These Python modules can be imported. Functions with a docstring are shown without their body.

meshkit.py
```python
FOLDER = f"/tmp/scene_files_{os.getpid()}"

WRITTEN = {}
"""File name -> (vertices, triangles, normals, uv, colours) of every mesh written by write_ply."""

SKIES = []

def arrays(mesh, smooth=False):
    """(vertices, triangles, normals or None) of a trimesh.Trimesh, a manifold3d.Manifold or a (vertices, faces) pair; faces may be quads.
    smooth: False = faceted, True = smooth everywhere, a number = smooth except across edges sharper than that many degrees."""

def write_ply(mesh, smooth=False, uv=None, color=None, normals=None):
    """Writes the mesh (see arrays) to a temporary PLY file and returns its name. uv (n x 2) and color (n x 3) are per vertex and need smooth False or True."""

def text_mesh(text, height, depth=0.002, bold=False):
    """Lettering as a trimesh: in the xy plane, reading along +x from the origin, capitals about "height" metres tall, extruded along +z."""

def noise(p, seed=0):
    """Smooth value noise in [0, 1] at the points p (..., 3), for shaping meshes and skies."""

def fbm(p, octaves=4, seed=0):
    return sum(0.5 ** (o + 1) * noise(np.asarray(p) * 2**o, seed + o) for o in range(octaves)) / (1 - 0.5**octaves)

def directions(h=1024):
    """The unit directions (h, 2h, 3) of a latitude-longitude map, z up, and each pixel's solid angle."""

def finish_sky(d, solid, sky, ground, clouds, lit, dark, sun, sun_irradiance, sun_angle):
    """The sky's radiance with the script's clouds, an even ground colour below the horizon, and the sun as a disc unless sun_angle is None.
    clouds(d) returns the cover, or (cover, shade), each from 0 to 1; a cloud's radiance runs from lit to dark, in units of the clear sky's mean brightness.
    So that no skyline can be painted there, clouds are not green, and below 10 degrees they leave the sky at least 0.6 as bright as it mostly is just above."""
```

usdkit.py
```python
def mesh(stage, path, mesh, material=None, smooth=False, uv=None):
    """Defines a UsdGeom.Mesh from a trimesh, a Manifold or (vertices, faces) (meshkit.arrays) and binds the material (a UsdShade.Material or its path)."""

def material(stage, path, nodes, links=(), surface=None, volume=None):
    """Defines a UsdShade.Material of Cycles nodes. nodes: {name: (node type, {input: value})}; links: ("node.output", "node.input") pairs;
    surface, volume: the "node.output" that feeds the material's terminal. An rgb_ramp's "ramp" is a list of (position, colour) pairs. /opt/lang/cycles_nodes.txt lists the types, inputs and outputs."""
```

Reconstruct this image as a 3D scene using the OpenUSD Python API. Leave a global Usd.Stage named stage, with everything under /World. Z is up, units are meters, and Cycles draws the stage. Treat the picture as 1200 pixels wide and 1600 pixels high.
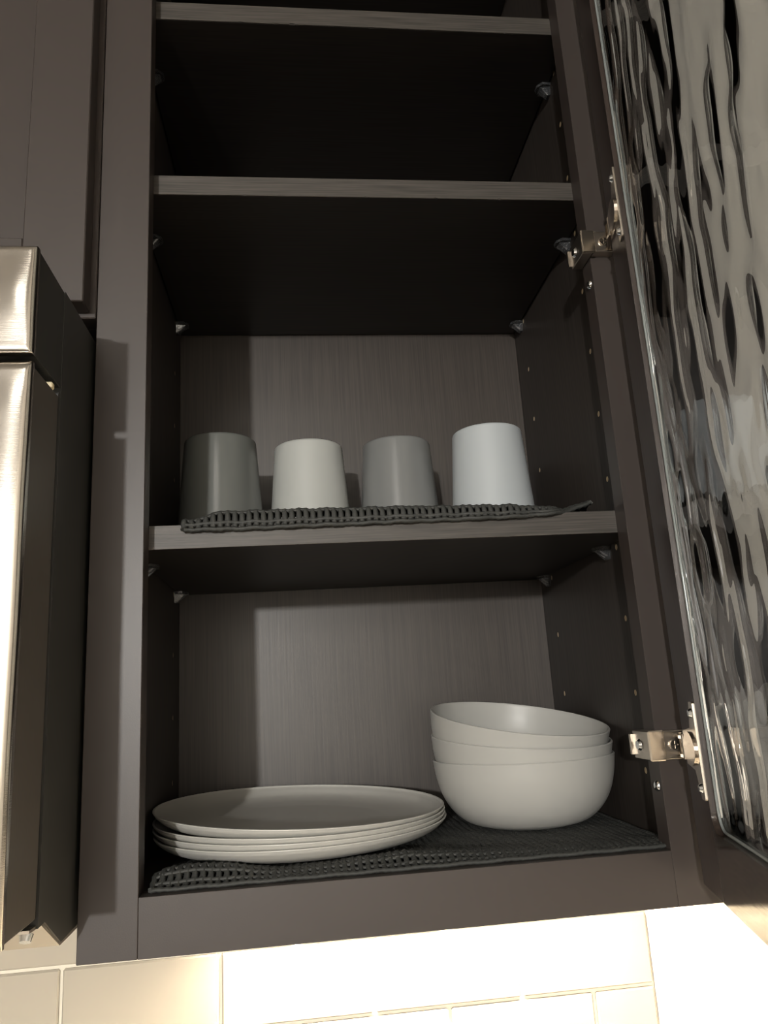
import math, random
import numpy as np, trimesh, manifold3d as m3, usdkit
from scipy.ndimage import gaussian_filter, map_coordinates
from shapely.geometry import Polygon, box as sbox
from pxr import Usd, UsdGeom, UsdLux, UsdShade, Gf, Sdf

stage = Usd.Stage.CreateInMemory()
UsdGeom.SetStageUpAxis(stage, 'Z'); UsdGeom.SetStageMetersPerUnit(stage, 1.0)
world = UsdGeom.Xform.Define(stage, '/World')
MM = 0.001
rng = np.random.default_rng(7)

# ------------------------------------------------------------------ camera (millimetres: x right, y into the cabinet, z up, z = 0 is the cabinet floor)
CAM = np.array([115.2, -571.7, 125.9])
YAW, PITCH, ROLL, FPX, EXPOSURE = 0.1181, 0.2334, -0.0603, 1176.9, 0.0
fw = np.array([math.sin(YAW)*math.cos(PITCH), math.cos(YAW)*math.cos(PITCH), math.sin(PITCH)])
r0 = np.array([math.cos(YAW), -math.sin(YAW), 0]); u0 = np.cross(r0, fw)
rt = math.cos(ROLL)*r0 + math.sin(ROLL)*u0
up = -math.sin(ROLL)*r0 + math.cos(ROLL)*u0
cam = UsdGeom.Camera.Define(stage, '/World/camera')
M = Gf.Matrix4d(1.0)
for i, row in enumerate((rt, up, -fw, CAM*MM)):
    for j in range(3): M[i, j] = float(row[j])
UsdGeom.Xformable(cam).AddTransformOp().Set(M)
cam.CreateHorizontalApertureAttr(36.0); cam.CreateVerticalApertureAttr(48.0)
cam.CreateFocalLengthAttr(36.0*FPX/1200); cam.CreateClippingRangeAttr((0.02, 100.0))
cam.CreateExposureAttr(EXPOSURE)

# ------------------------------------------------------------------ lights: a lamp across the room and the light strip under the cabinet
lamp = UsdLux.SphereLight.Define(stage, '/World/room_lamp')
lamp.CreateRadiusAttr(0.065); lamp.CreateIntensityAttr(2900.0); lamp.CreateColorAttr(Gf.Vec3f(1.0, 0.985, 0.95))
UsdGeom.Xformable(lamp).AddTranslateOp().Set((-1.03, -4.5, 0.58))
CEIL = 5.0                                     # radiance of the round ceiling light
STRIP = 340.0                                   # radiance of the under-cabinet diffuser

# ------------------------------------------------------------------ materials
def mat(name, nodes, links, surface='p.BSDF'):
    return usdkit.material(stage, '/World/Looks/' + name, nodes, links, surface=surface)
def plain(name, col, rough=0.5, metal=0.0, bump=None, **kw):
    n = {'p': ('principled_bsdf', dict(base_color=col, roughness=rough, metallic=metal, **kw))}; l = []
    if bump:
        sc, st, di = bump
        n['tc'] = ('texture_coordinate', {}); n['nz'] = ('noise_texture', dict(scale=sc, detail=3.0)); n['b'] = ('bump', dict(strength=st, distance=di))
        l = [('tc.object', 'nz.vector'), ('nz.fac', 'b.height'), ('b.normal', 'p.normal')]
    return mat(name, n, l)
def grain(name, dark, light, scale, rough, st=0.25, di=0.0004, lo=0.35, hi=0.65, **kw):
    return mat(name, {'tc': ('texture_coordinate', {}), 'mp': ('mapping', dict(scale=scale)),
        'nz': ('noise_texture', dict(scale=1.0, detail=5.0, roughness=0.6)),
        'r': ('rgb_ramp', {'ramp': [(lo, dark), (hi, light)]}), 'b': ('bump', dict(strength=st, distance=di)),
        'p': ('principled_bsdf', dict(roughness=rough, **kw))},
        [('tc.object', 'mp.vector'), ('mp.vector', 'nz.vector'), ('nz.fac', 'r.fac'), ('r.color', 'p.base_color'), ('nz.fac', 'b.height'), ('b.normal', 'p.normal')])

ESP = (0.042, 0.033, 0.029)
wood_frame = plain('espresso_lacquer', ESP, 0.43, bump=(900.0, 0.09, 0.0003))
wood_door = grain('espresso_door_wood', (0.030, 0.021, 0.017), (0.046, 0.033, 0.027), (500.0, 500.0, 25.0), 0.30, 0.15)
wood_rail = grain('espresso_rail_wood', (0.030, 0.021, 0.017), (0.050, 0.036, 0.028), (300.0, 25.0, 500.0), 0.13, 0.08)
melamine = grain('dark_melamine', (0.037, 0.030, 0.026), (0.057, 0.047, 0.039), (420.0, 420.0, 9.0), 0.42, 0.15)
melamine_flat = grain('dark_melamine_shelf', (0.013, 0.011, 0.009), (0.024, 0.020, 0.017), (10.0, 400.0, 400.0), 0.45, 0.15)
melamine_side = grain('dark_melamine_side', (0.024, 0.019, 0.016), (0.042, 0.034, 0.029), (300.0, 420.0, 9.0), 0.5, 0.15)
edge_mat = grain('grey_brown_edge_band', (0.030, 0.026, 0.022), (0.072, 0.063, 0.054), (14.0, 400.0, 650.0), 0.5, 0.2)
raw_board = plain('raw_chipboard', (0.62, 0.50, 0.33), 0.9)
liner_mat = plain('black_grip_liner', (0.036, 0.037, 0.034), 0.65)
cup_mats = [plain('tumbler_grey', (0.125, 0.13, 0.122), 0.2), plain('tumbler_oatmeal', (0.42, 0.43, 0.41), 0.5),
            plain('tumbler_mid_grey', (0.185, 0.19, 0.187), 0.24), plain('tumbler_pale_grey', (0.44, 0.47, 0.485), 0.5)]
dish_mat = plain('matt_grey_dish', (0.50, 0.49, 0.455), 0.42)
bowl_mat = plain('matt_stone_dish', (0.43, 0.425, 0.40), 0.40)
nickel = plain('nickel', (0.78, 0.71, 0.62), 0.22, 1.0, bump=(400.0, 0.1, 0.0003))
dark_nickel = plain('worn_nickel', (0.55, 0.50, 0.44), 0.3, 1.0)
zinc = plain('zinc_screw', (0.85, 0.88, 0.90), 0.15, 1.0)
clip_mat = mat('clear_plastic', {'p': ('principled_bsdf', dict(base_color=(0.80, 0.82, 0.85), roughness=0.12, ior=1.46, transmission_weight=0.96))}, [])
bead_mat = mat('clear_silicone', {'p': ('principled_bsdf', dict(base_color=(0.75, 0.80, 0.78), roughness=0.12, ior=1.42, transmission_weight=0.8))}, [])
glass_mat = mat('rippled_glass', {'p': ('principled_bsdf', dict(base_color=(0.97, 0.99, 0.98), roughness=0.0, ior=1.5, transmission_weight=1.0))}, [])
steel = mat('brushed_stainless', {'tc': ('texture_coordinate', {}), 'mp': ('mapping', dict(scale=(60.0, 60.0, 2500.0))),
    'nz': ('noise_texture', dict(scale=1.0, detail=4.0)), 'b': ('bump', dict(strength=0.12, distance=0.0003)),
    'p': ('principled_bsdf', dict(base_color=(0.66, 0.62, 0.56), metallic=1.0, roughness=0.19))},
    [('tc.object', 'mp.vector'), ('mp.vector', 'nz.vector'), ('nz.fac', 'b.height'), ('b.normal', 'p.normal')])
black_paint = plain('black_enamel', (0.034, 0.034, 0.031), 0.5, bump=(700.0, 0.1, 0.0003))
bronze_paint = plain('dark_bronze_enamel', (0.078, 0.069, 0.059), 0.36, bump=(250.0, 0.1, 0.0004))
galv = plain('galvanised_sheet', (0.70, 0.64, 0.55), 0.28, 1.0, bump=(200.0, 0.15, 0.0005))
cream_plastic = plain('cream_plastic', (0.72, 0.62, 0.42), 0.5)
tile_mat = plain('white_glazed_tile', (0.45, 0.415, 0.35), 0.16)
grout_mat = plain('cream_grout', (0.80, 0.76, 0.66), 0.9)
wall_paint = plain('greige_wall_paint', (0.84, 0.79, 0.71), 0.85, bump=(350.0, 0.15, 0.0005))
room_paint = plain('taupe_room_paint', (0.38, 0.355, 0.32), 0.9)
ceil_paint = plain('ceiling_paint', (0.42, 0.40, 0.37), 0.9)
floor_mat = grain('brown_floor', (0.03, 0.022, 0.016), (0.06, 0.045, 0.03), (3.0, 40.0, 40.0), 0.4, 0.1)
stone = plain('pale_stone_counter', (0.40, 0.395, 0.38), 0.25)
led_mat = mat('led_diffuser', {'e': ('emission', dict(color=(1.0, 0.84, 0.62), strength=STRIP))}, [], surface='e.emission')
alu = plain('white_aluminium', (0.8, 0.8, 0.8), 0.4)
panel_light = mat('warm_ceiling_light', {'e': ('emission', dict(color=(1.0, 0.93, 0.84), strength=CEIL))}, [], surface='e.emission')

# ------------------------------------------------------------------ helpers
used = {}
def numbered(path):
    k = used.get(path, -1) + 1; used[path] = k
    return path if k == 0 else f'{path}_{k:03d}'
def tag(prim, label=None, cat=None, group=None, kind=None):
    for k, v in (('label', label), ('category', cat), ('group', group), ('kind', kind)):
        if v: prim.SetCustomDataByKey(k, v)
    return prim
def pth(parent): return '/World' if parent is None else str(parent.GetPath())
def thing(name, label, cat, loc=(0, 0, 0), group=None, kind=None):
    x = UsdGeom.Xform.Define(stage, numbered('/World/' + name))
    x.AddTranslateOp().Set(tuple(float(c)*MM for c in loc))
    return tag(x.GetPrim(), label, cat, group, kind)
def group_part(name, parent):
    return UsdGeom.Xform.Define(stage, numbered(pth(parent) + '/' + name)).GetPrim()
def obj(name, mesh, material, parent=None, smooth=False, origin=(0, 0, 0), label=None, cat=None, group=None, kind=None):
    """mesh in millimetres (its parent's frame, or the world's) becomes one Mesh prim"""
    if hasattr(mesh, 'to_mesh'):
        q = mesh.to_mesh(); mesh = (q.vert_properties[:, :3], q.tri_verts)
    if isinstance(mesh, trimesh.Trimesh): mesh = (mesh.vertices, mesh.faces)
    v = (np.asarray(mesh[0], float) - np.asarray(origin, float))*MM
    g = usdkit.mesh(stage, numbered(pth(parent) + '/' + name), (v, mesh[1]), material, smooth=smooth)
    if any(origin): UsdGeom.Xformable(g).AddTranslateOp().Set(tuple(float(c)*MM for c in origin))
    return tag(g.GetPrim(), label, cat, group, kind)
def hullpts(P): return m3.Manifold.hull_points(np.asarray(P, np.float64))
def bx(x0, x1, y0, y1, z0, z1, c=0.8):
    """a box with chamfered edges"""
    P = []
    for x, sx in ((x0, 1), (x1, -1)):
        for y, sy in ((y0, 1), (y1, -1)):
            for z, sz in ((z0, 1), (z1, -1)):
                P += [(x, y + sy*c, z + sz*c), (x + sx*c, y, z + sz*c), (x + sx*c, y + sy*c, z)]
    return hullpts(P)
def cyl(p, q, ra, rb=None, n=20):
    p, q = np.asarray(p, float), np.asarray(q, float); rb = ra if rb is None else rb
    d = (q - p)/np.linalg.norm(q - p); a = np.cross(d, [0, 0, 1.0] if abs(d[2]) < .9 else [1.0, 0, 0]); a /= np.linalg.norm(a); b = np.cross(d, a)
    t = np.arange(n)*2*np.pi/n; c = np.cos(t)[:, None]*a + np.sin(t)[:, None]*b
    return hullpts(np.vstack([p + ra*c, q + rb*c]))
def join(*ms):
    V, F, n = [], [], 0
    for m in ms:
        if hasattr(m, 'to_mesh'):
            q = m.to_mesh(); m = (q.vert_properties[:, :3], q.tri_verts)
        elif isinstance(m, trimesh.Trimesh): m = (m.vertices, m.faces)
        V.append(np.asarray(m[0])); F.append(np.asarray(m[1]) + n); n += len(m[0])
    return np.vstack(V), np.vstack(F)
def extrude(poly, h):
    return trimesh.util.concatenate([trimesh.creation.extrude_polygon(g, h, engine='earcut') for g in getattr(poly, 'geoms', [poly]) if g.geom_type == 'Polygon'])
def lathe(profile, n=96):
    """closed of revolution about z from a list of (r, z), starting and ending on the axis"""
    pr = np.asarray(profile, float); t = np.arange(n)*2*np.pi/n; V = []; idx = []
    for r, z in pr:
        if r < 1e-6: idx.append([len(V)]*n); V.append((0, 0, z))
        else: idx.append(list(range(len(V), len(V) + n))); V += list(np.stack([r*np.cos(t), r*np.sin(t), np.full(n, z)], 1))
    F = []
    for a, b in zip(idx[:-1], idx[1:]):
        for k in range(n):
            l = (k + 1) % n
            if a[k] != a[l]: F.append((a[k], a[l], b[k]))
            if b[k] != b[l]: F.append((a[l], b[l], b[k]))
    return np.array(V), np.array(F)
def spline(pts, n=6):
    """Catmull-Rom through profile points"""
    P = np.asarray(pts, float); P = np.vstack([2*P[0] - P[1], P, 2*P[-1] - P[-2]]); out = []
    for i in range(1, len(P) - 2):
        for t in np.arange(n)/n:
            a, b, c, d = P[i-1:i+3]
            out.append(.5*(2*b + (c - a)*t + (2*a - 5*b + 4*c - d)*t*t + (3*b - a - 3*c + d)*t**3))
    return [*map(tuple, out), tuple(P[-2])]
def rot(mesh, ax, ay, loc):
    """tilt: z rises by ax per radian along x and by ay along y, then move"""
    v, f = mesh; v = np.asarray(v, float)
    ca, sa, cb, sb = math.cos(ax), math.sin(ax), math.cos(ay), math.sin(ay)
    v = np.stack([v[:, 0]*ca - v[:, 2]*sa, v[:, 1], v[:, 0]*sa + v[:, 2]*ca], 1)
    v = np.stack([v[:, 0], v[:, 1]*cb - v[:, 2]*sb, v[:, 1]*sb + v[:, 2]*cb], 1)
    return v + np.asarray(loc, float), f

# ------------------------------------------------------------------ the room
YW = 306.0; XR = 480.0; XL = -3000.0; YF = -5400.0; ZF = -1410.0; ZC = 1040.0
def structure(name, mesh, m, **k): return obj(name, mesh, m, kind='structure', **k)
structure('floor', bx(XL - 60, XR + 60, YF - 60, YW + 60, ZF - 40, ZF), floor_mat, label='brown wood floor of the kitchen')
structure('ceiling', bx(XL - 60, XR + 60, YF - 60, YW + 60, ZC, ZC + 40), ceil_paint, label='pale ceiling over the kitchen')
wall_back = thing('wall_back', 'kitchen wall behind the cabinet with white subway tile backsplash', None, kind='structure')
obj('plaster', bx(XL, XR, YW, YW + 40, ZF, ZC), wall_paint, wall_back)
structure('wall_right', bx(XR, XR + 40, YF, YW + 40, ZF, ZC), wall_paint, label='light greige side wall seen through the rippled glass')
structure('wall_left', bx(XL - 40, XL, YF, YW, ZF, ZC), room_paint, label='taupe wall at the far left of the kitchen')
structure('wall_front', bx(XL, XR, YF - 40, YF, ZF, ZC), room_paint, label='taupe wall behind the photographer')
cl = thing('ceiling_light', 'round flush ceiling light over the kitchen floor', 'ceiling light', (-200, -1400, ZC))
obj('rim', lathe([(0, 0), (270, 0), (270, -22), (258, -24), (254, -12), (0, -12)]), alu, cl)
obj('diffuser', lathe([(0, -12.5), (253, -12.5), (246, -20), (0, -36)]), panel_light, cl, smooth=40)
# backsplash: grout bed and tiles in running bond
obj('grout', bx(-660, XR, YW - 4.5, YW, -495, -20, 0.1), grout_mat, wall_back)
TW, TH, GR = 156.0, 72.5, 3.4
for row in range(7):
    zt = -123.6 + TH*(1 - row); zb = zt - TH
    off = -134.0 if row % 2 == 1 else -56.0
    for k in range(-4, 6):
        xa, xb = off + k*TW + GR/2, off + (k + 1)*TW - GR/2
        xa, xb = max(xa, -655.0), min(xb, XR - 1.5)
        z0, z1 = max(zb + GR/2, -494.0), zt - GR/2
        if xb - xa < 8 or z1 - z0 < 8: continue
        j = rng.normal(0, .25, 4)
        t = bx(xa, xb, YW - 8 + j[0], YW - 1, z0, z1, 1.6)
        obj('tile', t, tile_mat, wall_back, origin=((xa + xb)/2, YW, (z0 + z1)/2))

# ------------------------------------------------------------------ the wall cabinet
W, SO, ZB, ZT, D = 380.0, 39.5, -38.1, 988.0, 288.4
XI0, XI1 = -18.4, 398.6
cabinet = thing('wall_cabinet', 'dark espresso wall cabinet with its rippled glass door standing open', 'cabinet')
obj('stile', bx(-SO, 0, 0, 19, ZB, ZT, 0.5), wood_frame, cabinet)
obj('stile', bx(W, W + SO, 0, 19, ZB, ZT, 0.35), wood_frame, cabinet)
obj('rail', bx(0, W, 0, 19, ZB, 0, 0.3), wood_frame, cabinet)
obj('rail', bx(0, W, 0, 19, ZT - 38, ZT, 0.7), wood_frame, cabinet)
holes = [(y, 48.6 + 63.6*k) for y in (67.5, 249.0) for k in range(14)]
for x0, x1, s in ((XI0 - 16, XI0, 1), (XI1, XI1 + 16, -1)):
    pan = bx(x0, x1, 19, YW, ZB, ZT, 0.2); face = XI0 if s > 0 else XI1
    drill = m3.Manifold.batch_boolean([cyl((face + s*2, y, z), (face - s*9, y, z), 2.7, n=14) for y, z in holes], m3.OpType.Add)
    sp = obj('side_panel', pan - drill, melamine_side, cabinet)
    sl = [cyl((face - s*0.2, y, z), (face - s*9.5, y, z), 2.75, n=14) for y, z in holes]
    obj('pin_hole_lining', join(*sl), raw_board, sp, label='pale raw board in the pin holes', kind='stuff')
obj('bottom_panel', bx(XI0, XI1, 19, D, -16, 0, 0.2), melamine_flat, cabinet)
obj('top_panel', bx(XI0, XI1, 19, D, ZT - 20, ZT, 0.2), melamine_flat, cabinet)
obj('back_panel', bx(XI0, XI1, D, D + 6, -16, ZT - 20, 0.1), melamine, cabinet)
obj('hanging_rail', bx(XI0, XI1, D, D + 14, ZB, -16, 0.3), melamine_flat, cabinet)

# screw heads on the inner edge of the right stile
for z in (465.8, 44.3):
    hd = lathe(spline([(0.01, 2.6), (1.8, 2.4), (3.2, 1.5), (4.0, 0.0)], 4) + [(0, 0)], 28)
    v, f = hd; v = np.stack([W - v[:, 2], 8.0 + v[:, 0], z + v[:, 1]], 1)
    s_ = obj('screw', (v, f[:, ::-1]), zinc, cabinet, smooth=40, origin=(W, 8, z))

# the open door: A is its hinge edge on the inner face, w runs along the door towards the viewer, n through its thickness
PHI = math.radians(-14.4); A = np.array([392.0, -19.3])
dw = np.array([math.sin(PHI), -math.cos(PHI)]); dn = np.array([math.cos(PHI), math.sin(PHI)])
def dp(w, n, z):
    w, n, z = np.broadcast_arrays(np.asarray(w, float), n, z)
    return np.stack([A[0] + w*dw[0] + n*dn[0], A[1] + w*dw[1] + n*dn[1], z], -1)
def door_solid(poly, n0, n1):
    t = extrude(poly, n1 - n0); v = t.vertices
    m = trimesh.Trimesh(dp(v[:, 0], n0 + v[:, 2], v[:, 1]), t.faces, process=False)
    if m.volume < 0: m.invert()
    return m
DL, DZ0, DZ1, SW, ZG0 = 404.0, -19.3, 969.0, 49.0, 23.2
door = group_part('door', cabinet)
tag(door, 'open door with a pane of rippled glass')
hole = sbox(SW + 12, ZG0 + 12, DL - SW - 12, DZ1 - 42 - 12).buffer(12, 12)
lip = sbox(SW + 14, ZG0 + 14, DL - SW - 14, DZ1 - 42 - 14).buffer(6, 12)
outer = sbox(0, DZ0, DL, DZ1)
def frame_piece(clip, m, name):
    c = sbox(*clip)
    a = door_solid(outer.difference(hole).intersection(c), 0.0, 9.4); b = door_solid(outer.difference(lip).intersection(c), 9.4, 20.0)
    obj(name, join(a, b), m, door, origin=tuple(dp((clip[0] + clip[2])/2, 10, (clip[1] + clip[3])/2)))
frame_piece((0, DZ0, SW, DZ1), wood_door, 'door_stile')
frame_piece((DL - SW, DZ0, DL, DZ1), wood_door, 'door_stile')
frame_piece((SW, DZ0, DL - SW, (DZ0 + DZ1)/2), wood_rail, 'door_rail')
frame_piece((SW, (DZ0 + DZ1)/2, DL - SW, DZ1), wood_rail, 'door_rail')
# rippled pane: a slab whose inner face is wavy
g0, g1, h0, h1 = SW + 0.4, DL - SW - 0.4, ZG0 + 0.4, DZ1 - 42.4
nw, nz = 180, 470
def ripple(seed, a):
    q = np.random.default_rng(seed)
    f = gaussian_filter(q.normal(size=(nw, nz)), (3.4, 7.5)); f /= f.std()
    g = gaussian_filter(q.normal(size=(nw, nz)), (8.0, 22.0)); g /= g.std()
    return a*(0.7*f + 0.7*g)
ws, zs = np.linspace(g0, g1, nw), np.linspace(h0, h1, nz)
Wg, Zg = np.meshgrid(ws, zs, indexing='ij')
fine = gaussian_filter(np.random.default_rng(11).normal(size=(nw, nz)), (1.8, 4.0)); fine *= 0.045/fine.std()
edge = np.minimum.reduce([Wg - g0, g1 - Wg, Zg - h0, h1 - Zg]); fade = np.clip(edge/12.0, 0.0, 1)
na = 5.6 + (ripple(3, 0.58) + fine)*fade; nb = np.full_like(na, 9.2)
def grid_faces(a, b, flip=False):
    i, j = np.meshgrid(np.arange(a - 1), np.arange(b - 1), indexing='ij'); k = (i*b + j).ravel()
    F = np.vstack([np.stack([k, k + b, k + b + 1], 1), np.stack([k, k + b + 1, k + 1], 1)])
    return F[:, ::-1] if flip else F
Va, Vb = dp(Wg, na, Zg).reshape(-1, 3), dp(Wg, nb, Zg).reshape(-1, 3)
ring = np.concatenate([np.arange(nz), np.arange(1, nw)*nz + nz - 1, (nw - 1)*nz + np.arange(nz - 2, -1, -1), np.arange(nw - 2, 0, -1)*nz])
rn = np.roll(ring, -1); N = nw*nz
side = np.vstack([np.stack([ring, rn, rn + N], 1), np.stack([ring, rn + N, ring + N], 1)])
pane = trimesh.Trimesh(np.vstack([Va, Vb]), np.vstack([grid_faces(nw, nz), grid_faces(nw, nz, True) + N, side]), process=False)
pane.fix_normals()
obj('glass_pane', pane, glass_mat, door, smooth=50, label='clear rippled glass pane')
# clear bead that holds the pane along the rebate
bd = []
loop = np.array(sbox(SW + 13, ZG0 + 13, DL - SW - 13, DZ1 - 55).buffer(11.4, 10).exterior.coords)[:-1]
loop = np.vstack([np.linspace(a, b, max(2, int(np.hypot(*(b - a))/6)), endpoint=False) for a, b in zip(loop, np.roll(loop, -1, 0))])
tl = np.roll(loop, -1, 0) - np.roll(loop, 1, 0); tl /= np.linalg.norm(tl, axis=1, keepdims=True); nl = np.stack([-tl[:, 1], tl[:, 0]], 1)
wob = 1 + 0.25*gaussian_filter(rng.normal(size=len(loop)), 1.5, mode='wrap')
th = np.arange(8)*2*np.pi/8
bw = loop[:, None, 0] + nl[:, None, 0]*(np.cos(th)*1.0)[None]*wob[:, None]; bz = loop[:, None, 1] + nl[:, None, 1]*(np.cos(th)*1.0)[None]*wob[:, None]
bn = np.broadcast_to(4.6 - 1.0*np.sin(th), bw.shape)
k, q = np.meshgrid(np.arange(len(loop)), np.arange(8), indexing='ij'); k2, q2 = (k + 1) % len(loop), (q + 1) % 8
qf = np.stack([k*8 + q, k*8 + q2, k2*8 + q2, k2*8 + q], -1).reshape(-1, 4)
bead = trimesh.Trimesh(dp(bw, bn, bz).reshape(-1, 3), np.vstack([qf[:, [0, 1, 2]], qf[:, [0, 2, 3]]]), process=False); bead.fix_normals()
obj('glazing_bead', bead, bead_mat, door, smooth=60, label='clear bead around the pane')

# hinges: a mount round the stile's inner edge, an arm across the stile, a winged cup on the door
def door_poly(pts, n0, n1): return door_solid(Polygon(pts), n0, n1)
for z in (498.5, 74.5):
    h = group_part('hinge', cabinet)
    o = (W, 0, z)
    obj('mount', join(bx(W - 9.5, W, -7.0, 20, z - 10.5, z + 10.5, 0.6), bx(W - 12, W - 2, 19.2, 22, z - 8, z + 8, 0.5)), dark_nickel, h, origin=o)
    obj('mount_screw', cyl((W - 11.4, 9, z), (W - 9.3, 9, z), 3.2, 4.6), zinc, h, origin=(W - 10, 9, z))
    obj('front_plate', bx(W - 10.0, W + 2.5, -9.5, -6.8, z - 11, z + 11, 0.9), nickel, h, origin=o)
    arm = join(bx(W + 2.5, W + 19, -8.0, -6.2, z - 9.0, z + 9.0, 0.4), bx(W + 1, W + 19, -8.6, 0, z - 10.2, z - 8.6, 0.4), bx(W + 1, W + 19, -8.6, 0, z + 8.6, z + 10.2, 0.4))
    obj('arm', arm, dark_nickel, h, origin=o)
    sc = cyl((W + 9.5, -6.5, z), (W + 9.5, -9.8, z), 3.9, 3.4) - bx(W + 9.0, W + 10.0, -10.5, -9.2, z - 2.8, z + 2.8, 0.05) - bx(W + 6.7, W + 12.3, -10.5, -9.2, z - .5, z + .5, 0.05)
    obj('arm_screw', sc, nickel, h, origin=(W + 9.5, -8, z))
    link = []
    for dz in (-6.5, 6.5):
        P = [(W + 15, -8.0), (W + 15, -4.5), *[tuple(dp(w_, n_, 0)[:2]) for w_, n_ in ((12, 1.0), (12, -3.0), (5, -4.5))]]
        t = extrude(Polygon(P).convex_hull, 2.2); t.apply_translation((0, 0, z + dz - 1.1)); link.append(t)
    link.append(cyl((W + 16.5, -8.8, z - 8.6), (W + 16.5, -8.8, z + 8.6), 1.6, n=12))
    pv = dp(11, -2.2, z); link.append(cyl(pv - [0, 0, 8.6], pv + [0, 0, 8.6], 1.7, n=12))
    obj('link', join(*link), nickel, h, origin=o)
    wing = door_poly([(46.5, z - 32), (47.5, z - 31), (47.5, z + 31), (46.5, z + 32), (38.5, z + 32), (35, z + 22), (31, z + 14), (10, z + 11.5), (10, z - 11.5), (31, z - 14), (35, z - 22), (38.5, z - 32)], -1.6, 0.0)
    cupb = door_poly([(28 + 14.5*math.cos(a)*1.05, z + 11.5*math.sin(a)) for a in np.linspace(0, 2*math.pi, 28, endpoint=False)], -3.2, -1.6)
    obj('winged_cup', join(wing, cupb), nickel, h, origin=tuple(dp(30, -1, z)))
    for dz in (-24.5, 24.5):
        obj('wing_screw', cyl(dp(42, -1.5, z + dz), dp(42, -3.6, z + dz), 3.4, 2.2), zinc, h, origin=tuple(dp(42, -2, z + dz)))

# ------------------------------------------------------------------ shelves and their clips
shelves = [(243.2, 262.2), (559.6, 578.4), (746.6, 766.0)]
names = ['dark shelf carrying the tumblers, grey-brown front edge', 'empty dark shelf above the tumblers with a chipped front edge', 'topmost dark shelf, its front edge near the top of the photo']
for (z0, z1), lab in zip(shelves, names):
    s = thing('shelf', lab, 'shelf', (190, 19, z0), group=None)
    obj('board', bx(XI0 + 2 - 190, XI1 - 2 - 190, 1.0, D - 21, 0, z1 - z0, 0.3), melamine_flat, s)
    fr = bx(XI0 + 2 - 190, XI1 - 2 - 190, 0.0, 1.2, 0, z1 - z0, 0.25)
    q = np.random.default_rng(int(z0)); cut = []
    for x in q.uniform(-180, 180, 9): cut.append(hullpts(np.array([x, 0, 0]) + np.vstack([q.normal(size=(8, 3))*np.array([2.2, .8, .55])])))
    obj('edge_band', fr - m3.Manifold.batch_boolean(cut, m3.OpType.Add), edge_mat, s, label='grey-brown edge band')
def clip(tab):
    """against a panel at x = 0, sticking out along +x, shelf underside at z = 0"""
    hexa = extrude(Polygon([(0, -8), (9, -8.5), (14, -3), (14, 3.5), (9, 8.5), (0, 8)]), 3.0); hexa.apply_translation((0, 0, -3.2))
    rib = hullpts([(0, -6, -3.2), (0, 6, -3.2), (11, -4.5, -3.2), (11, 4.5, -3.2), (0, -4, -12), (0, 4, -12), (3, -3, -12), (3, 3, -12), (10, 0, -6)])
    inner = hullpts([(2, -3.5, -2.9), (2, 3.5, -2.9), (9, -2.5, -2.9), (9, 2.5, -2.9), (2, -2, -8), (2, 2, -8)])
    ms = [hexa, rib - inner, cyl((-7, 0, -7), (0.5, 0, -7), 2.4, n=12)]
    if tab: ms.append(hullpts([(0, -7, 19.3), (0, 7, 19.3), (7, -6, 19.3), (7, 6, 19.3), (0, -6, 32), (0, 6, 32), (2.5, -5, 31), (2.5, 5, 31), (5, 0, 24)]))
    return join(*ms)
side_w = {1: 'left', -1: 'right'}
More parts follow.
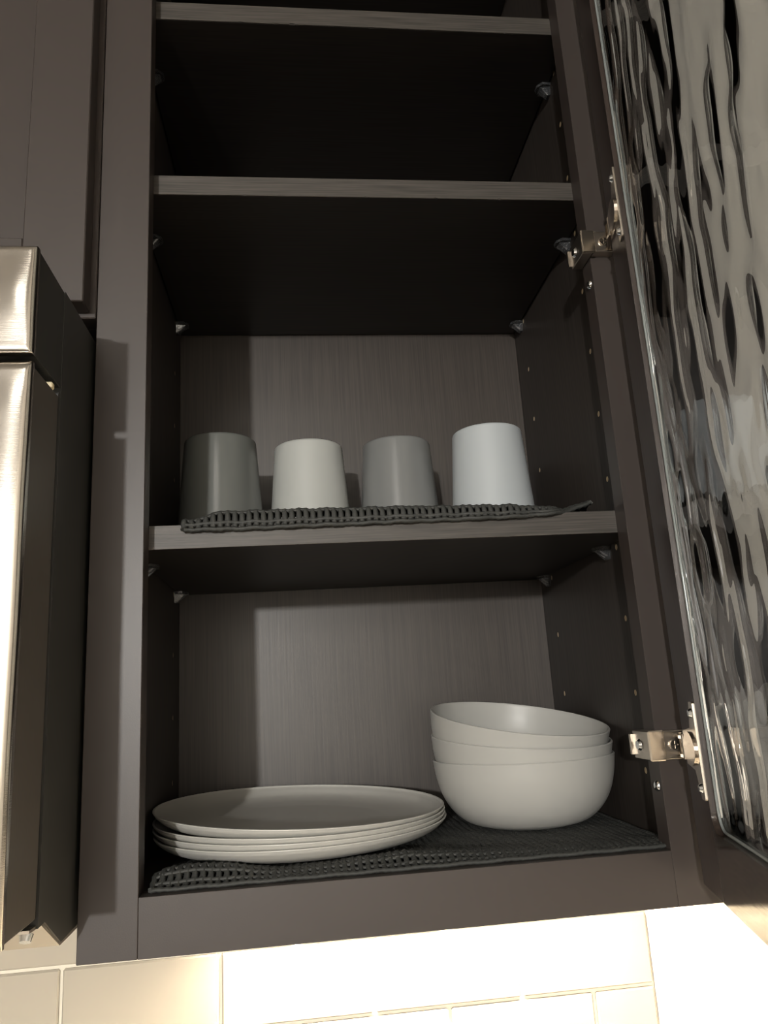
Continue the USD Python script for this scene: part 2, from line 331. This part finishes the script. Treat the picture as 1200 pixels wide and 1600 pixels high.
shelf_w = ['the tumbler shelf', 'the empty shelf above the tumblers', 'the topmost shelf']
for i, (z0, z1) in enumerate(shelves):
    for s in (1, -1):
        for y in (86.0, 258.0):
            v, f = clip(i == 0 and s == -1 and y < 100); v = v.copy()
            if s < 0: v[:, 0] *= -1; f = f[:, ::-1]
            loc = (XI0 if s > 0 else XI1, y, z0)
            obj('shelf_clip', (v + loc, f), clip_mat, origin=loc, smooth=35, cat='shelf clip', group='clear shelf clips',
                label=f'clear plastic clip under {shelf_w[i]}, {"front" if y < 100 else "back"} {side_w[s]} corner')

# ------------------------------------------------------------------ grip liners: woven lattices of soft cords
def lattice(surf, x0, x1, y0, y1, pitch=5.6):
    xs, ys = np.arange(x0, x1 + .1, pitch), np.arange(y0, y1 + .1, pitch)
    V, F, n = [], [], 0
    def cord(P, R):
        nonlocal n
        S = 5; t = np.gradient(P, axis=0); t /= np.linalg.norm(t, axis=1, keepdims=True)
        a = np.cross(t, [0, 0, 1.0]); a /= np.linalg.norm(a, axis=1, keepdims=True); b = np.cross(a, t)
        an = np.arange(S)*2*np.pi/S
        V.append((P[:, None] + R[:, None, None]*(np.cos(an)[None, :, None]*a[:, None]*1.25 + np.sin(an)[None, :, None]*b[:, None])).reshape(-1, 3))
        i, j = np.meshgrid(np.arange(len(P) - 1), np.arange(S), indexing='ij'); j2 = (j + 1) % S
        q = np.stack([i*S + j, (i + 1)*S + j, (i + 1)*S + j2, i*S + j2], -1).reshape(-1, 4) + n
        F.append(q[:, [0, 1, 2]]); F.append(q[:, [0, 2, 3]])
        e = len(P) - 1
        F.append(np.array([[n, n + k, n + k + 1] for k in range(1, S - 1)])); F.append(np.array([[n + e*S, n + e*S + k + 1, n + e*S + k] for k in range(1, S - 1)]))
        n += len(P)*S
    for k, x in enumerate(xs):
        y = np.arange(y0, ys[-1] + .1, pitch/2); P = surf(np.full_like(y, x), y); cord(P, np.where(np.arange(len(y)) % 2 == 0, 2.35, 1.75))
    for k, y in enumerate(ys):
        x = np.arange(x0, xs[-1] + .1, pitch/2); P = surf(x, np.full_like(x, y)); cord(P, np.where(np.arange(len(x)) % 2 == 0, 2.25, 1.6))
    return np.vstack(V), np.vstack(F)
def sm(e0, e1, x): t = np.clip((x - e0)/(e1 - e0), 0, 1); return t*t*(3 - 2*t)
def liner_shelf(x, s):
    """s = arc from the front edge; the front hangs over the shelf edge, with a soft ridge behind it"""
    zs = 262.2 + 1.7
    over = 1 - sm(322, 352, x)                            # hangs over except at the right end
    ridge = np.interp(x, [20, 34, 44, 52, 100, 200, 290, 335, 350, 372], [1.0, 1.5, 3.5, 7.0, 7.2, 6.5, 5.0, 1.5, 2.0, 0.5])
    hang = np.interp(x, [20, 60, 110, 200, 290, 330], [6.5, 7.0, 6.5, 5.5, 5.0, 3.0])
    y = 15.5 + np.where(s < 8, s*0.25, s - 6.0) + (1 - over)*12.0
    z = zs + ridge*sm(4, 10, s)*(1 - sm(16, 40, s)) - over*hang*(1 - sm(0, 10, s))
    curl = sm(335, 372, x)*(1 - sm(10, 34, s)); z = z + 9.0*curl
    y = y + 0.8*np.sin(x*0.21) + 0.5*np.sin(x*.083 + 1)
    z = z + 0.35*np.sin(x*0.33)*(1 - sm(20, 40, s))
    return np.stack([x, y, z], -1)
obj('shelf_liner', lattice(liner_shelf, 27, 368, 0, 262), liner_mat, smooth=80, origin=(197, 140, 264), cat='shelf liner', label='black mesh grip liner under the tumblers, hanging over the shelf edge')
def liner_floor(x, s):
    y = 9.0 + s
    hump = np.interp(x, [5, 14, 40, 62, 92, 120, 155, 190, 240, 285, 330, 395], [5.5, 9.5, 10.5, 8.0, 2.4, 3.0, 5.2, 7.2, 3.6, 1.6, 1.0, 1.0])
    z = 1.7 + hump*sm(0, 15, s)*(1 - sm(18, 44, s)) + 0.25*np.sin(x*.2 + s*.13)
    return np.stack([x + 0.05*s*(x < 60)*(1 - x/60), y, z], -1)
obj('shelf_liner', lattice(liner_floor, 7, 388, 0, 262), liner_mat, smooth=80, origin=(197, 140, 2), cat='shelf liner', label='black mesh grip liner on the cabinet floor under the plates and bowls')

# ------------------------------------------------------------------ four upturned tumblers
def tumbler():
    H, RB, RT = 118.5, 44.3, 36.3                          # upside down: the mouth is at z = 0
    out = [(RB - 1.1, 0), (RB - .3, .3), (RB, 1.2)] + [(RB + (RT - RB)*t, 1.2 + (H - 4.2)*t) for t in np.linspace(0, 1, 10)[1:]]
    out += [(RT - .5, H - 1.3), (RT - 1.6, H - .35), (RT - 3, H), (RT - 8, H - .1), (RT - 10, H - 1.4), (0, H - 1.4)]
    inn = [(0, H - 4.4), (RT - 6, H - 4.4), (RT - 3.4, H - 6)] + [(RT - 2.5 + (RB - RT)*t, (H - 7)*(1 - t) + 1*t) for t in np.linspace(0, 1, 6)[1:]]
    return lathe((out + inn + [out[0]])[::-1])
tv, tf = tumbler()
cups = [(39.3, 178, 'dark grey tumbler upside down, leftmost, half in shadow'), (129.5, 203, 'oatmeal-white tumbler upside down, second from left'),
        (224.0, 199, 'mid-grey glossy tumbler upside down, third from left'), (316.3, 166, 'pale bluish-grey tumbler upside down, rightmost and brightest')]
for (x, y, lab), m in zip(cups, cup_mats):
    loc = (x, y, 265.4); t = trimesh.Trimesh(tv, tf, process=False)
    if t.volume < 0: t.invert()
    obj('tumbler', (t.vertices + loc, t.faces), m, smooth=35, origin=loc, cat='tumbler', label=lab, group='upturned tumblers on the shelf')

# ------------------------------------------------------------------ plates and bowls
def plate():
    R, H, T = 127.0, 16.0, 2.6
    o = spline([(78, 0.0), (100, 2.2), (116, 6.6), (124, 11.8), (R, H - .6)], 8)
    top = [(R - .1, H - .1), (R - .9, H + .15), (R - 1.9, H - .2)]
    i = spline([(R - 2.6, H - 1.4), (121, 12.4), (112, 7.6), (98, 4.6), (76, 2.9)], 8)
    return lathe([(0, 1.2), (70, 1.2), (72, 0.0)] + o + top + i + [(0, 2.7)])
def bowl():
    R, H = 82.5, 58.0
    o = spline([(42, 0), (56, 4.5), (67.5, 14), (75.6, 27), (80.2, 42), (R, H - .8)], 8)
    i = spline([(R - 2.4, H - 1.0), (77.8, 42), (73.1, 28), (64.9, 15.6), (53, 6.6), (40, 3.2)], 8)
    return lathe([(0, 1.0), (38, 1.0), (39.5, 0)] + o + [(R - .5, H), (R - 1.7, H)] + i + [(0, 3.0)])
def solid(m):
    t = trimesh.Trimesh(m[0], m[1], process=False)
    if t.volume < 0: t.invert()
    return t.vertices, t.faces
PV, BV = solid(plate()), solid(bowl())
for (x, y, zr, ax, ay), lab in zip([(111.5, 145, 18.6, 0, 0), (110.5, 145, 23.0, -.6, .2), (110.3, 145, 27.2, -1.1, .3), (109.6, 146, 33.6, -2.6, .8)],
        ['grey plate at the bottom of the stack of four, on the mesh liner', 'second grey plate from the bottom of the stack of four', 'third grey plate from the bottom, just under the top plate', 'top grey plate of the stack of four, its wide hollow open to view']):
    loc = (x, y, zr - 16*math.cos(math.radians(ax)))
    obj('plate', rot(PV, math.radians(ax), math.radians(ay), loc), dish_mat, smooth=35, origin=loc, cat='plate', label=lab, group='plates stacked on the cabinet floor')
def rim_at(c, ax, ay):                                   # base point for which the rim centre is at c
    v, _ = rot((np.array([[0, 0, 58.0]]), None), ax, ay, (0, 0, 0)); return np.asarray(c) - v[0]
for (c, ax, ay), lab in zip([((314.4, 141, 61.4), 0, 0), ((314.3, 141, 78.2), -3.4, 4.4), ((314.4, 141, 95.2), -6.9, 8.8)],
        ['grey bowl at the bottom of the stack of three, standing level on the liner', 'middle grey bowl of the nested stack of three', 'top grey bowl of the stack of three, tilted towards the viewer']):
    ax, ay = math.radians(ax), math.radians(ay); loc = rim_at(c, ax, ay)
    obj('bowl', rot(BV, ax, ay, loc), bowl_mat, smooth=35, origin=tuple(loc), cat='bowl', label=lab, group='bowls nested on the cabinet floor')

# ------------------------------------------------------------------ filler strip between the cabinet and the side wall
obj('filler_strip', bx(W + SO + .4, XR - .3, 1, 20, ZB, ZT, .5), wood_frame, origin=(450, 10, 400), cat='filler strip', label='dark filler strip between the cabinet and the greige side wall')

# ------------------------------------------------------------------ short cabinet over the microwave
XS = -40.3
sc_ = thing('short_cabinet', 'short espresso cabinet above the stainless microwave at upper left', 'cabinet', (XS - 380, 0, 430.5))
def sbx(x0, x1, y0, y1, z0, z1, c=.8): return bx(x0 - XS + 380, x1 - XS + 380, y0, y1, z0 - 430.5, z1 - 430.5, c)
obj('carcass', join(sbx(XS - 760, XS, 19.2, YW, 430.5, 446), sbx(XS - 16, XS, 19.2, YW, 446, ZT), sbx(XS - 760, XS - 744, 19.2, YW, 446, ZT), sbx(XS - 744, XS - 16, YW - 8, YW, 446, ZT)), melamine_side, sc_)
obj('face_frame', join(sbx(XS - 38, XS, 0, 19, 430.5, ZT), sbx(XS - 760, XS - 722, 0, 19, 430.5, ZT), sbx(XS - 722, XS - 38, 0, 19, 430.5, 468), sbx(XS - 722, XS - 38, 0, 19, ZT - 38, ZT)), wood_frame, sc_)
for xa, xb in ((XS - 378, XS - 4.6), (XS - 754, XS - 382)):
    dr = group_part('door', sc_)
    z0, z1, sw = 434.8, ZT - 12, 47.5
    obj('door_stile', sbx(xa, xa + sw, -20, -.4, z0, z1), wood_frame, dr); obj('door_stile', sbx(xb - sw, xb, -20, -.4, z0, z1), wood_frame, dr)
    obj('door_rail', sbx(xa + sw, xb - sw, -20, -.4, z0, z0 + 55), wood_frame, dr); obj('door_rail', sbx(xa + sw, xb - sw, -20, -.4, z1 - 55, z1), wood_frame, dr)
    obj('door_panel', sbx(xa + sw, xb - sw, -12, -4, z0 + 55, z1 - 55, .3), wood_frame, dr)

# ------------------------------------------------------------------ over-the-range microwave
XM = -42.5; XN = XM - 758
mw = thing('microwave', 'stainless over-the-range microwave with a black side, left of the cabinet', 'microwave', ((XM + XN)/2, 100, 0))
mo = (-(XM + XN)/2, -100, 0)
def mobj(name, mesh, m, **k):
    if hasattr(mesh, 'to_mesh'): q = mesh.to_mesh(); mesh = (q.vert_properties[:, :3], q.tri_verts)
    return obj(name, (np.asarray(mesh[0]) + mo, mesh[1]), m, mw, **k)
# body: side outline with the notched lower edge, a sloping galvanised front underneath
prof = [(-70, 414), (300, 414), (300, -15.5), (12, -15.5), (-24, -16.5), (-58, 4), (-70, 3.5)]
def yz_solid(pts, x0, x1):
    t = extrude(Polygon(pts), x1 - x0); v = t.vertices; v = np.stack([x0 + v[:, 2], v[:, 0], v[:, 1]], 1); t = trimesh.Trimesh(v, t.faces, process=False)
    if t.volume < 0: t.invert()
    return t
body = yz_solid(prof, XN, XM)
mobj('body', (body.vertices, body.faces), black_paint)
pan_ = yz_solid([(-81, 4.0), (-60, 2.6), (-22, -19.0), (250, -19.0), (250, -17.0), (-23, -17.0), (-59.4, 4.4), (-81, 5.6)], XN + 2, XM - 1.2)
mobj('bottom_pan', (pan_.vertices, pan_.faces), galv, label='bare metal bottom pan')
mobj('pan_screw', cyl((XM - 12, -52, -3.5), (XM - 12, -54.2, -7.2), 4.2, 3.4), zinc)
def pillow(z0, z1, name, lab):
    """stainless front skin, bowed out between its rounded edges"""
    nx, nz_ = 70, 90; x = XN + (XM - XN)*(1 - (1 - np.linspace(0, 1, nx))**2.2); z = np.linspace(z0, z1, nz_)
    X, Z = np.meshgrid(x, z, indexing='ij')
    er, el, eb, et = XM - X, X - XN, Z - z0, z1 - Z
    R = 4.0
    rd = lambda e: np.where(e < R, R - np.sqrt(np.maximum(R*R - (R - e)**2, 0)), 0)
    y = -128.4 + np.maximum.reduce([rd(er), rd(el), rd(eb)*.6, rd(et)*.6])
    d = np.minimum(np.minimum(eb, et), 200)
    y = y - 1.9*np.exp(-(er/26.0)**2)*sm(0, 34, d) * (1 - np.exp(-(er/7.0)**2)) + 0.5*np.sin(Z*.045)*np.exp(-(er/60.0)**2)
    Vf = np.stack([X, y, Z], -1).reshape(-1, 3); Vb_ = np.stack([X, np.full_like(X, -122.0), Z], -1).reshape(-1, 3)
    ring = np.concatenate([np.arange(nz_), np.arange(1, nx)*nz_ + nz_ - 1, (nx - 1)*nz_ + np.arange(nz_ - 2, -1, -1), np.arange(nx - 2, 0, -1)*nz_]); rn = np.roll(ring, -1); N = nx*nz_
    t = trimesh.Trimesh(np.vstack([Vf, Vb_]), np.vstack([grid_faces(nx, nz_), grid_faces(nx, nz_, True) + N, np.stack([ring, rn, rn + N], 1), np.stack([ring, rn + N, ring + N], 1)]), process=False)
    t.fix_normals(); mobj(name, (t.vertices, t.faces), steel, smooth=60, label=lab)
pillow(340.0, 413.5, 'vent_panel', 'stainless vent panel'); pillow(8.0, 335.0, 'door_skin', 'stainless door front')
mobj('door_window', bx(XN + 70, XM - 210, -130.4, -126, 75, 285, 1.0), plain('black_glass', (0.01, 0.01, 0.01), 0.08))
mobj('vent_side', bx(XN, XM - .4, -123, -70, 341, 413, .5), black_paint)
mobj('door_core', bx(XN, XM - .9, -123, -71.5, 8.5, 334.5, 1.2), bronze_paint)
mobj('door_bumper', bx(XM - 5, XM - .2, -88, -83, 333.5, 338, .8), cream_plastic, label='small cream bumper')

# ------------------------------------------------------------------ light strip, countertop and base cabinet below
ls = thing('light_strip', 'glowing light strip fixed under the wall cabinet above the white tiles', 'light', (232, 268, -16))
obj('housing', bx(-190, 160, -14, 20, -44, 0, 1.5), alu, ls)
obj('diffuser', bx(-186, 156, -11, 17, -48, -44, 1), led_mat, ls)
obj('end_cap', bx(-192, -186.4, -15, 36, -80, 0, .5), alu, ls); obj('end_cap', bx(156.4, 162, -15, 21, -49, 0, .5), alu, ls)
obj('countertop', bx(-660, XR - .4, -330, YW - 8.5, -525, -495, 3), stone, origin=(0, 0, -495), cat='countertop', label='pale stone countertop below the wall cabinet')
bc = thing('base_cabinet', 'espresso base cabinet under the pale countertop', 'cabinet', (0, 0, ZF))
obj('carcass', bx(-655, XR - 1, -290, YW - 1, 100, -525 - ZF), wood_frame, bc)
obj('toe_kick', bx(-655, XR - 1, -215, YW - 1, 0, 100), wood_frame, bc)
for xa in (-650, -270, 110):
    d_ = obj('door', bx(xa, xa + 368, -310, -290, 112, -540 - ZF), wood_frame, bc)
    obj('handle', join(cyl((xa + 340, -336, 700), (xa + 340, -336, 830), 5), cyl((xa + 340, -310, 715), (xa + 340, -336, 715), 4), cyl((xa + 340, -310, 815), (xa + 340, -336, 815), 4)), nickel, d_)
